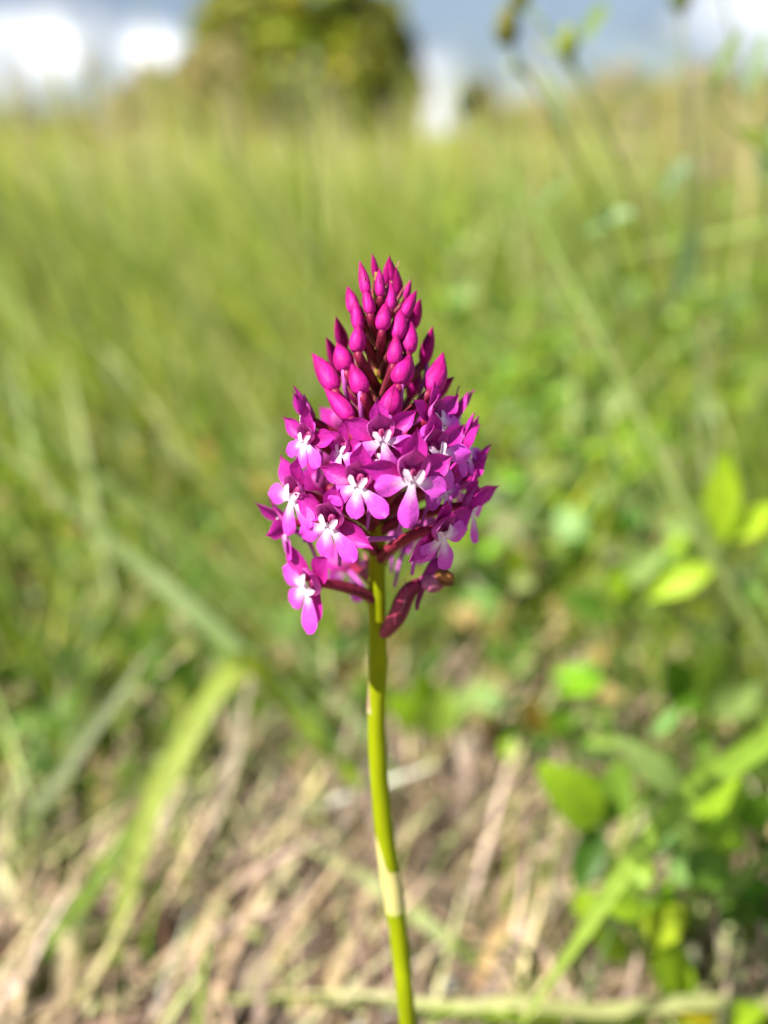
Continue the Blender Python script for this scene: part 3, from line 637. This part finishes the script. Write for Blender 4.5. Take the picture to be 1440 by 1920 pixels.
def make_sepal(seed, L=6.0, W=2.9, cup=.5, bend=.35):
    rs = random.Random(seed); mb = MB()
    def cf(t, s, p):
        c = lerp3((.36, .008, .16), (.50, .024, .34), sstep(0, .6, t)); c = lerp3(c, (.35, .008, .18), sstep(.75, 1, t))
        return tuple(q*(.8 if abs(s) < .12 else 1) for q in c)
    petal(mb, L*mm, W*mm, sep_prof, cup, bend, cf, Matrix(), 12, 6, .12*mm, seed=rs.random()*6, side=rs.uniform(-.05, .05)); return mb.mesh('sepal', M_PETAL)
def make_spur(seed, L=10.5):
    rs = random.Random(seed); mb = MB(); pts = []
    for i in range(13):
        t = i/12; a = R(35)+R(35)*t*rs.uniform(.9, 1.1); pts.append(Vector((.5*mm*math.sin(3*t+seed), (-.6-L*.62*t*t-.8*t)*mm, (-.4-L*.75*t*(1-.28*t))*mm)))
    tube(mb, pts, [(.52-.25*i/12)*mm for i in range(13)], lambda t, a: lerp3((.52, .09, .42), (.50, .10, .48), t), 8); return mb.mesh('spur', M_PETAL)
def make_bract(L=7.0):
    mb = MB(); petal(mb, L*mm, 1.5*mm, lambda t: max(.03, (1-t)**.8), .6, .25, lambda t, s, p: lerp3((.36, .27, .06), (.42, .08, .14), sstep(.2, .75, t)), Matrix(), 8, 4); return mb.mesh('bract', M_PETAL)
LIPS = [make_lip(1), make_lip(2, spread=68, mid=5.4), make_lip(3, spread=82, mid=6.2, lat=5.0), make_lip(4, spread=56, mid=5.2, lat=5.6)]
LIPS += [make_lip(5, mid=4.9, lat=4.9, spread=68, mw=3.1, lw=3.1, back=.2)]
HOODS = [make_hood(1), make_hood(2, 4.1, 1.6, 1.9), make_hood(3, 4.8, 1.85, 1.2)]
SEPS = [make_sepal(i, 5.3+.4*(i % 3), 3.0+.3*(i % 2), .35+.12*(i % 3), .15+.2*(i % 3)) for i in range(5)]
SPURS = [make_spur(i, 9.5+i*.8) for i in range(3)]
BRACTS = [make_bract(6.4), make_bract(7.6)]

def facing(phi, el, roll, M0):
    f = (math.cos(el)*(math.sin(phi)*RIGHT+math.cos(phi)*TOV)+math.sin(el)*U).normalized()
    y = (U-f*U.dot(f)).normalized(); x = y.cross(f)
    return (Matrix.Translation(M0) @ Matrix((x, y, f)).transposed().to_4x4()) @ Matrix.Rotation(roll, 4, 'Z')
def ovary_mesh(pts, r0, r1, c0, c1, name, green=0.0):
    mb = MB(); m = len(pts)
    def cf(t, a):
        c = lerp3(c0, c1, t); k = .75+.25*math.cos(3*a+5*t); return tuple(q*k for q in c)
    rads = [(r0+(r1-r0)*(i/(m-1)))*(.72+.28*math.sin(math.pi*min(1, .18+.75*i/(m-1)))) for i in range(m)]
    tube(mb, pts, rads, cf, 12); return mb
def flower(px, py, off, phi, el=12, roll=0, s=1.0, att=75, lip=0, hood=0, dors=(34, 0), lat=(14, 14), spur=True, k=0, attoff=None, lipd=0, fw=None):
    """one open floret: px, py its throat; off mm towards the viewer from the stem; phi its turn about the stem"""
    org = P(px, py, dst(py)-off*mm); s *= 1.04
    if fw is None: fw = -12+58*sstep(30, 75, abs(phi))
    M = facing(R(phi), R(el), R(roll), org); Mi = M.inverted()
    a0 = S(py+att if attoff is None else attoff); outw = (org-a0); outw = (outw-U*outw.dot(U)).normalized() if (outw-U*outw.dot(U)).length > 1e-5 else TOV
    f = M.col[2].to_3d(); end = org-f*1.25*mm*s+M.col[1].to_3d()*.3*mm; L = (end-a0).length
    p0 = a0+outw*.6*mm
    pts = hermite(p0, (outw*.65+U*.8)*L*.6, end, (f*.9+U*.1)*L*.55, 14)
    mb = ovary_mesh([Mi @ p for p in pts], .98*mm, .78*mm, (.22, .030, .045), (.30, .012, .060), 'flower')
    ellipsoid(mb, (0, .7*mm, -.7*mm), (.62*mm, .9*mm, .6*mm), (.36, .04, .18))          # the column
    ellipsoid(mb, (0, .8*mm, -.18*mm), (.16*mm, .42*mm, .14*mm), (.20, .015, .06))
    o = new('flower', mb.mesh('flower', M_OVARY), orchid, Matrix.Translation(-BASE) @ M)
    sc = Matrix.Scale(s, 4); rz = lambda d: Matrix.Rotation(R(d), 4, 'Z'); rx = lambda d: Matrix.Rotation(R(d), 4, 'X'); ry = lambda d: Matrix.Rotation(R(d), 4, 'Y')
    new('lip', LIPS[lip % len(LIPS)], o, sc @ rx(lipd))
    new('hood', HOODS[hood % len(HOODS)], o, sc)
    new('sepal', SEPS[k % 5], o, sc @ Matrix.Translation((0, .9*mm, -1.2*mm)) @ rx(dors[0]*.6+fw*.45) @ rz(dors[1]))
    new('sepal', SEPS[(k+1) % 5], o, sc @ Matrix.Translation((-.9*mm, .3*mm, -1.0*mm)) @ rz(78-lat[0]-fw*.5) @ rx(fw))
    new('sepal', SEPS[(k+2) % 5], o, sc @ Matrix.Translation((.9*mm, .3*mm, -1.0*mm)) @ rz(-78+lat[1]+fw*.5) @ rx(fw))
    if spur: new('spur', SPURS[k % 3], o, sc)
    bm = Mi.to_3x3() @ (U*.85+outw*.5).normalized(); bz = Mi.to_3x3() @ outw; bz = (bz-bm*bz.dot(bm)).normalized(); bx = bm.cross(bz)
    MBr = Matrix((bx, bm, bz)).transposed().to_4x4(); MBr.translation = Mi @ (a0+outw*1.1*mm-U*.3*mm)
    new('bract', BRACTS[k % 2], o, MBr)
    return o

FL = [  # front, as in the photograph
 dict(px=717, py=822, off=15, phi=3, el=10, roll=8, s=.86, att=55, lip=1, hood=2, lat=(30, 30), dors=(10, 0)),
 dict(px=774, py=897, off=19, phi=8, el=6, roll=-4, s=1.0, att=70, lip=2, hood=2, lat=(0, 25), dors=(10, 0)),
 dict(px=820, py=848, off=15, phi=28, el=12, roll=14, s=.95, att=75, lip=1, hood=0, lat=(25, 10)),
 dict(px=672, py=908, off=17, phi=-20, el=4, roll=-6, s=.95, att=70, lip=3, hood=0, lat=(5, 5)),
 dict(px=549, py=930, off=10, phi=-42, el=8, roll=-22, s=1.05, att=60, lip=1, hood=1, lat=(20, -10)),
 dict(px=617, py=983, off=15, phi=-26, el=-2, roll=-12, s=1.02, att=50, lip=3, hood=0, lat=(10, -20)),
 dict(px=572, py=826, off=10, phi=-38, el=12, roll=-8, s=.78, att=85, lip=3, hood=1),
 dict(px=572, py=787, off=4, phi=-72, el=25, roll=0, s=.9, att=90, lip=0, hood=1, lat=(30, 20)),
 dict(px=576, py=1100, off=9, phi=-42, el=0, roll=-46, s=1.15, attoff=1124, lip=3, hood=1, dors=(15, 10), lat=(-5, -60)),
 dict(px=822, py=786, off=9, phi=48, el=22, roll=6, s=.88, att=80, lip=4, hood=1, lat=(30, 10)),
 dict(px=858, py=782, off=1, phi=82, el=28, roll=0, s=.85, att=95, lip=0, hood=1, lat=(30, 30)),
 dict(px=874, py=838, off=5, phi=68, el=22, roll=6, s=.92, att=85, lip=3, hood=1, lat=(20, 30)),
 dict(px=884, py=892, off=2, phi=84, el=14, roll=5, s=.95, att=70, lip=0, hood=1, lat=(20, 20)),
 dict(px=884, py=952, off=6, phi=66, el=4, roll=10, s=1.05, att=45, lip=4, hood=0, lat=(40, -10), dors=(10, 0)),
 dict(px=830, py=1003, off=13, phi=44, el=-6, roll=16, s=1.05, attoff=1048, lip=4, hood=1, lat=(-30, 0)),
 dict(px=531, py=985, off=3, phi=-66, el=-2, roll=-10, s=.95, att=45, lip=3, hood=1, lat=(10, -20)),
 # between and behind
 dict(px=612, py=868, off=-8, phi=-140, el=8, s=.95, att=65, lip=1, hood=0),
 dict(px=640, py=846, off=11, phi=-48, el=18, roll=-5, s=.72, att=70, lip=4, hood=1, dors=(20, 0)),
 dict(px=845, py=915, off=-9, phi=128, el=5, s=1.0, att=60, lip=1, hood=0),
 dict(px=655, py=1062, off=-11, phi=-150, el=-6, roll=-10, s=1.0, attoff=1105, lip=2, hood=0),
 dict(px=740, py=962, off=-15, phi=170, el=0, s=1.0, att=60, lip=0, hood=0),
 dict(px=690, py=890, off=-15, phi=-168, el=10, s=1.0, att=60, lip=0, hood=0),
 dict(px=780, py=830, off=-13, phi=150, el=14, s=.95, att=60, lip=0, hood=0),
 dict(px=640, py=800, off=-11, phi=-148, el=18, s=.9, att=70, lip=0, hood=0),
 dict(px=600, py=915, off=-4, phi=-105, el=8, s=.95, att=60, lip=3, hood=1),
 dict(px=790, py=1000, off=-10, phi=135, el=-4, s=1.0, att=60, lip=3, hood=1),
 dict(px=718, py=860, off=9, phi=0, el=24, s=.6, att=40, lip=4, hood=1, dors=(30, 0)),
 dict(px=835, py=915, off=9, phi=55, el=4, roll=5, s=.85, att=55, lip=4, hood=1),
]
for i, d in enumerate(FL): flower(k=i, **d)

# ---- buds
def bud_mesh(seed, W):
    rs = random.Random(seed); mb = MB(); V, F, C = [], [], []; n, m = 16, 12; ph = rs.uniform(0, 6.28); bx, by = rs.uniform(-.16, .16), rs.uniform(-.12, .10)
    for i in range(m+1):
        t = i/m; r = W/2*1.02*float(np.interp(t, [0, .06, .15, .3, .45, .6, .72, .83, .92, 1], [.42, .66, .88, 1, .96, .81, .61, .39, .20, .03]))
        for k in range(n):
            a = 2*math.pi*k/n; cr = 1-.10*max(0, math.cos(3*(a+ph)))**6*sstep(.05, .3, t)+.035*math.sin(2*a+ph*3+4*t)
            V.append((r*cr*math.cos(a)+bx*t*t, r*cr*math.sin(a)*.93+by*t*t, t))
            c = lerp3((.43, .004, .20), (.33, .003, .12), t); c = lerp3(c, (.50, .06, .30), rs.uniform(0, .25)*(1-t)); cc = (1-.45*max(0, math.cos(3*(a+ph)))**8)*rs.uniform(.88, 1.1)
            C.append(tuple(q*cc for q in c))
    for i in range(m):
        for k in range(n): F.append((i*n+k, i*n+(k+1) % n, (i+1)*n+(k+1) % n, (i+1)*n+k))
    F.append(tuple(reversed(range(n)))); mb.add(V, F, C); return mb
BUDS = [ # tip x, tip y, base x, base y, width px, front(1)/behind(-1)
 (702, 479, 705, 518, 15, -1), (682, 493, 686, 548, 20, 1), (690, 538, 694, 586, 25, 1), (712, 505, 713, 553, 18, 1), (723, 484, 728, 534, 20, -1), (734, 483, 737, 526, 17, -1),
 (749, 505, 744, 556, 22, -1), (766, 526, 761, 558, 14, -1), (740, 527, 732, 577, 23, 1), (723, 565, 717, 616, 26, 1), (779, 547, 757, 592, 25, 1), (790, 561, 771, 612, 27, -1),
 (655, 540, 665, 584, 24, 1), (668, 558, 672, 616, 27, 1), (757, 577, 745, 631, 27, 1), (665, 610, 671, 657, 30, 1), (630, 598, 645, 650, 27, -1), (774, 605, 766, 657, 30, 1),
 (814, 619, 795, 675, 30, -1), (620, 634, 634, 692, 28, -1), (637, 646, 649, 692, 34, 1), (747, 630, 739, 680, 32, 1), (762, 658, 750, 718, 38, 1), (601, 664, 625, 728, 36, 1),
 (665, 680, 678, 735, 37, 1), (838, 673, 809, 730, 36, 1), (735, 720, 730, 777, 40, 1), (617, 730, 655, 782, 34, 1), (840, 704, 806, 748, 32, -1), (700, 530, 704, 578, 20, -1),
 (716, 590, 718, 640, 24, -1), (690, 600, 700, 650, 26, -1), (735, 655, 730, 705, 28, -1), (790, 690, 770, 740, 30, -1), (650, 700, 668, 750, 30, -1), (700, 640, 704, 690, 26, -1), (690, 700, 696, 750, 30, -1)]
def RPX(py): return float(np.interp(py, [480, 520, 600, 700, 780, 900], [16, 36, 72, 112, 150, 185]))
for i, (tx, ty, bx, by, wpx, fr) in enumerate(BUDS):
    def pt(x, y, extra=0):
        Rr = RPX(y); dx = x-cenx(y); off = math.sqrt(max(Rr*Rr-dx*dx, (Rr*.15)**2))*.85*fr
        return P(x, y, dst(y)-(off+extra)*KPX*DF)
    b = pt(bx+(bx-tx)*.09, by+5); t_ = pt(tx+(tx-bx)*.05, ty-4, 4*fr); ax = (t_-b); L = ax.length; z = ax.normalized()
    y_ = TOV-z*TOV.dot(z); y_.normalize(); x_ = y_.cross(z)
    M = Matrix((x_, y_, z)).transposed().to_4x4(); M.translation = b; Mi = M.inverted()
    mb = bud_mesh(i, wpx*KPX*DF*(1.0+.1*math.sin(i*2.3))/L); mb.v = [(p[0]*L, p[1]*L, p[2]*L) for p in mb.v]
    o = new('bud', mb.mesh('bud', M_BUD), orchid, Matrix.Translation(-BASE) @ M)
    ay = by+28+.30*(by-480); a0 = S(min(ay, 905)); L2 = (b-a0).length; outw = b-a0; outw = (outw-U*outw.dot(U)).normalized()
    pts = hermite(a0+outw*.3*mm, (U*.8+outw*.6)*L2*.8, b+z*L*.05, z*L2*.6, 10)
    big = wpx/34
    om = ovary_mesh([Mi @ p for p in pts], .95*mm*min(1, .45+.55*big), .82*mm*min(1.1, .3+.7*big), (.25, .065, .045), (.27, .010, .065), 'ovary'); new('ovary', om.mesh('ovary', M_OVARY), o)
    bm = Mi.to_3x3() @ (U*.95+outw*.35).normalized(); bz = Mi.to_3x3() @ outw; bz = (bz-bm*bz.dot(bm)).normalized(); bxv = bm.cross(bz)
    MBr = Matrix((bxv, bm, bz)).transposed().to_4x4(); MBr.translation = Mi @ (a0+outw*.9*mm); new('bract', BRACTS[i % 2], o, MBr @ Matrix.Scale(.75+.35*big, 4))
    if wpx >= 30 and i % 2 == 0: # young spur hanging below the bud
        s_ = MB(); d0 = Vector((.0, 0, .12*L)); dn = Mi.to_3x3() @ (-U); do = Mi.to_3x3() @ (-outw)
        tube(s_, [d0+(Mi.to_3x3() @ outw)*.5*mm, d0+dn*3*mm+(Mi.to_3x3() @ outw)*.2*mm, d0+dn*6*mm+do*1.0*mm], [.42*mm, .36*mm, .22*mm], lambda t, a: (.50, .10, .42), 8); new('spur', s_.mesh('spur', M_PETAL), o)

# ---- the withered lowest floret with its swollen seed pod
def Q(px, py, off): return P(px, py, dst(py)-off*mm)
pod = [Vector(q) for q in spline([Q(716, 1190, .5), Q(727, 1180, 1.5), Q(745, 1155, 3), Q(757, 1125, 3.5), Q(770, 1105, 4), Q(790, 1093, 4.5)], 4)]
mb = MB(); m = len(pod); org = pod[-1]
tube(mb, [p-org for p in pod], [(.55+.95*math.sin(math.pi*(.08+.8*i/(m-1)))**1.2)*mm for i in range(m)], lambda t, a: tuple(q*(.7+.3*math.cos(3*a)) for q in lerp3((.34, .06, .10), (.24, .012, .06), t)), 12)
wf = new('withered_flower', mb.mesh('withered_flower', M_OVARY), orchid, Matrix.Translation(org-BASE), label='withered lowest flower with brown dried tip on a swollen pod')
def wp(name, pts, rads, c, mat=M_PETAL, flat=.45):
    q = MB(); sp_ = [Vector(x)-org for x in spline(pts, 4)]; r_ = [float(x[0])*mm for x in spline([[r] for r in rads], 4)]
    tube(q, sp_, r_, lambda t, a: tuple(v*(.8+.2*math.sin(7*t+3*a)) for v in (lerp3(c[0], c[1], t))), 10, True, flat); new(name, q.mesh(name, mat), wf)
wp('petal', [Q(790, 1095, 4.5), Q(806, 1078, 5), Q(818, 1060, 5.2), Q(829, 1048, 5)], [.8, 1.2, 1.3, .5], ((.5, .04, .32), (.42, .02, .28)))
wp('petal', [Q(792, 1093, 5.2), Q(806, 1092, 6), Q(820, 1094, 6), Q(834, 1092, 5.6)], [.8, 1.5, 1.3, .5], ((.62, .16, .42), (.45, .16, .10)))
wp('dried_tip', [Q(814, 1078, 5.4), Q(826, 1076, 5.8), Q(836, 1084, 6), Q(842, 1090, 5.8), Q(848, 1096, 5.4)], [.5, 1.15, 1.2, 1.0, .35], ((.30, .12, .03), (.06, .02, .01)), M_OVARY, .8)
wp('dried_tip', [Q(824, 1085, 6.2), Q(834, 1080, 6.6), Q(845, 1082, 6.4), Q(846, 1090, 6)], [.4, .7, .8, .3], ((.42, .2, .05), (.28, .1, .03)), M_OVARY, .7)
wp('spur', [Q(793, 1100, 4.5), Q(788, 1115, 4.4), Q(783, 1130, 4.3), Q(782, 1143, 4.2)], [.55, .5, .42, .3], ((.30, .02, .14), (.26, .02, .12)), M_PETAL, .9)
wp('bract', [Q(735, 1172, 2.2), Q(752, 1140, 4.2), Q(762, 1108, 4.8), Q(757, 1082, 4.6)], [.5, .8, .45, .08], ((.42, .16, .2), (.36, .08, .2)), M_PETAL, .3)
wp('spur', [Q(640, 1010, 6), Q(675, 1011, 9), Q(705, 1011, 11), Q(745, 1008, 12)], [.42, .42, .4, .3], ((.55, .12, .48), (.6, .16, .55)), M_PETAL, 1)
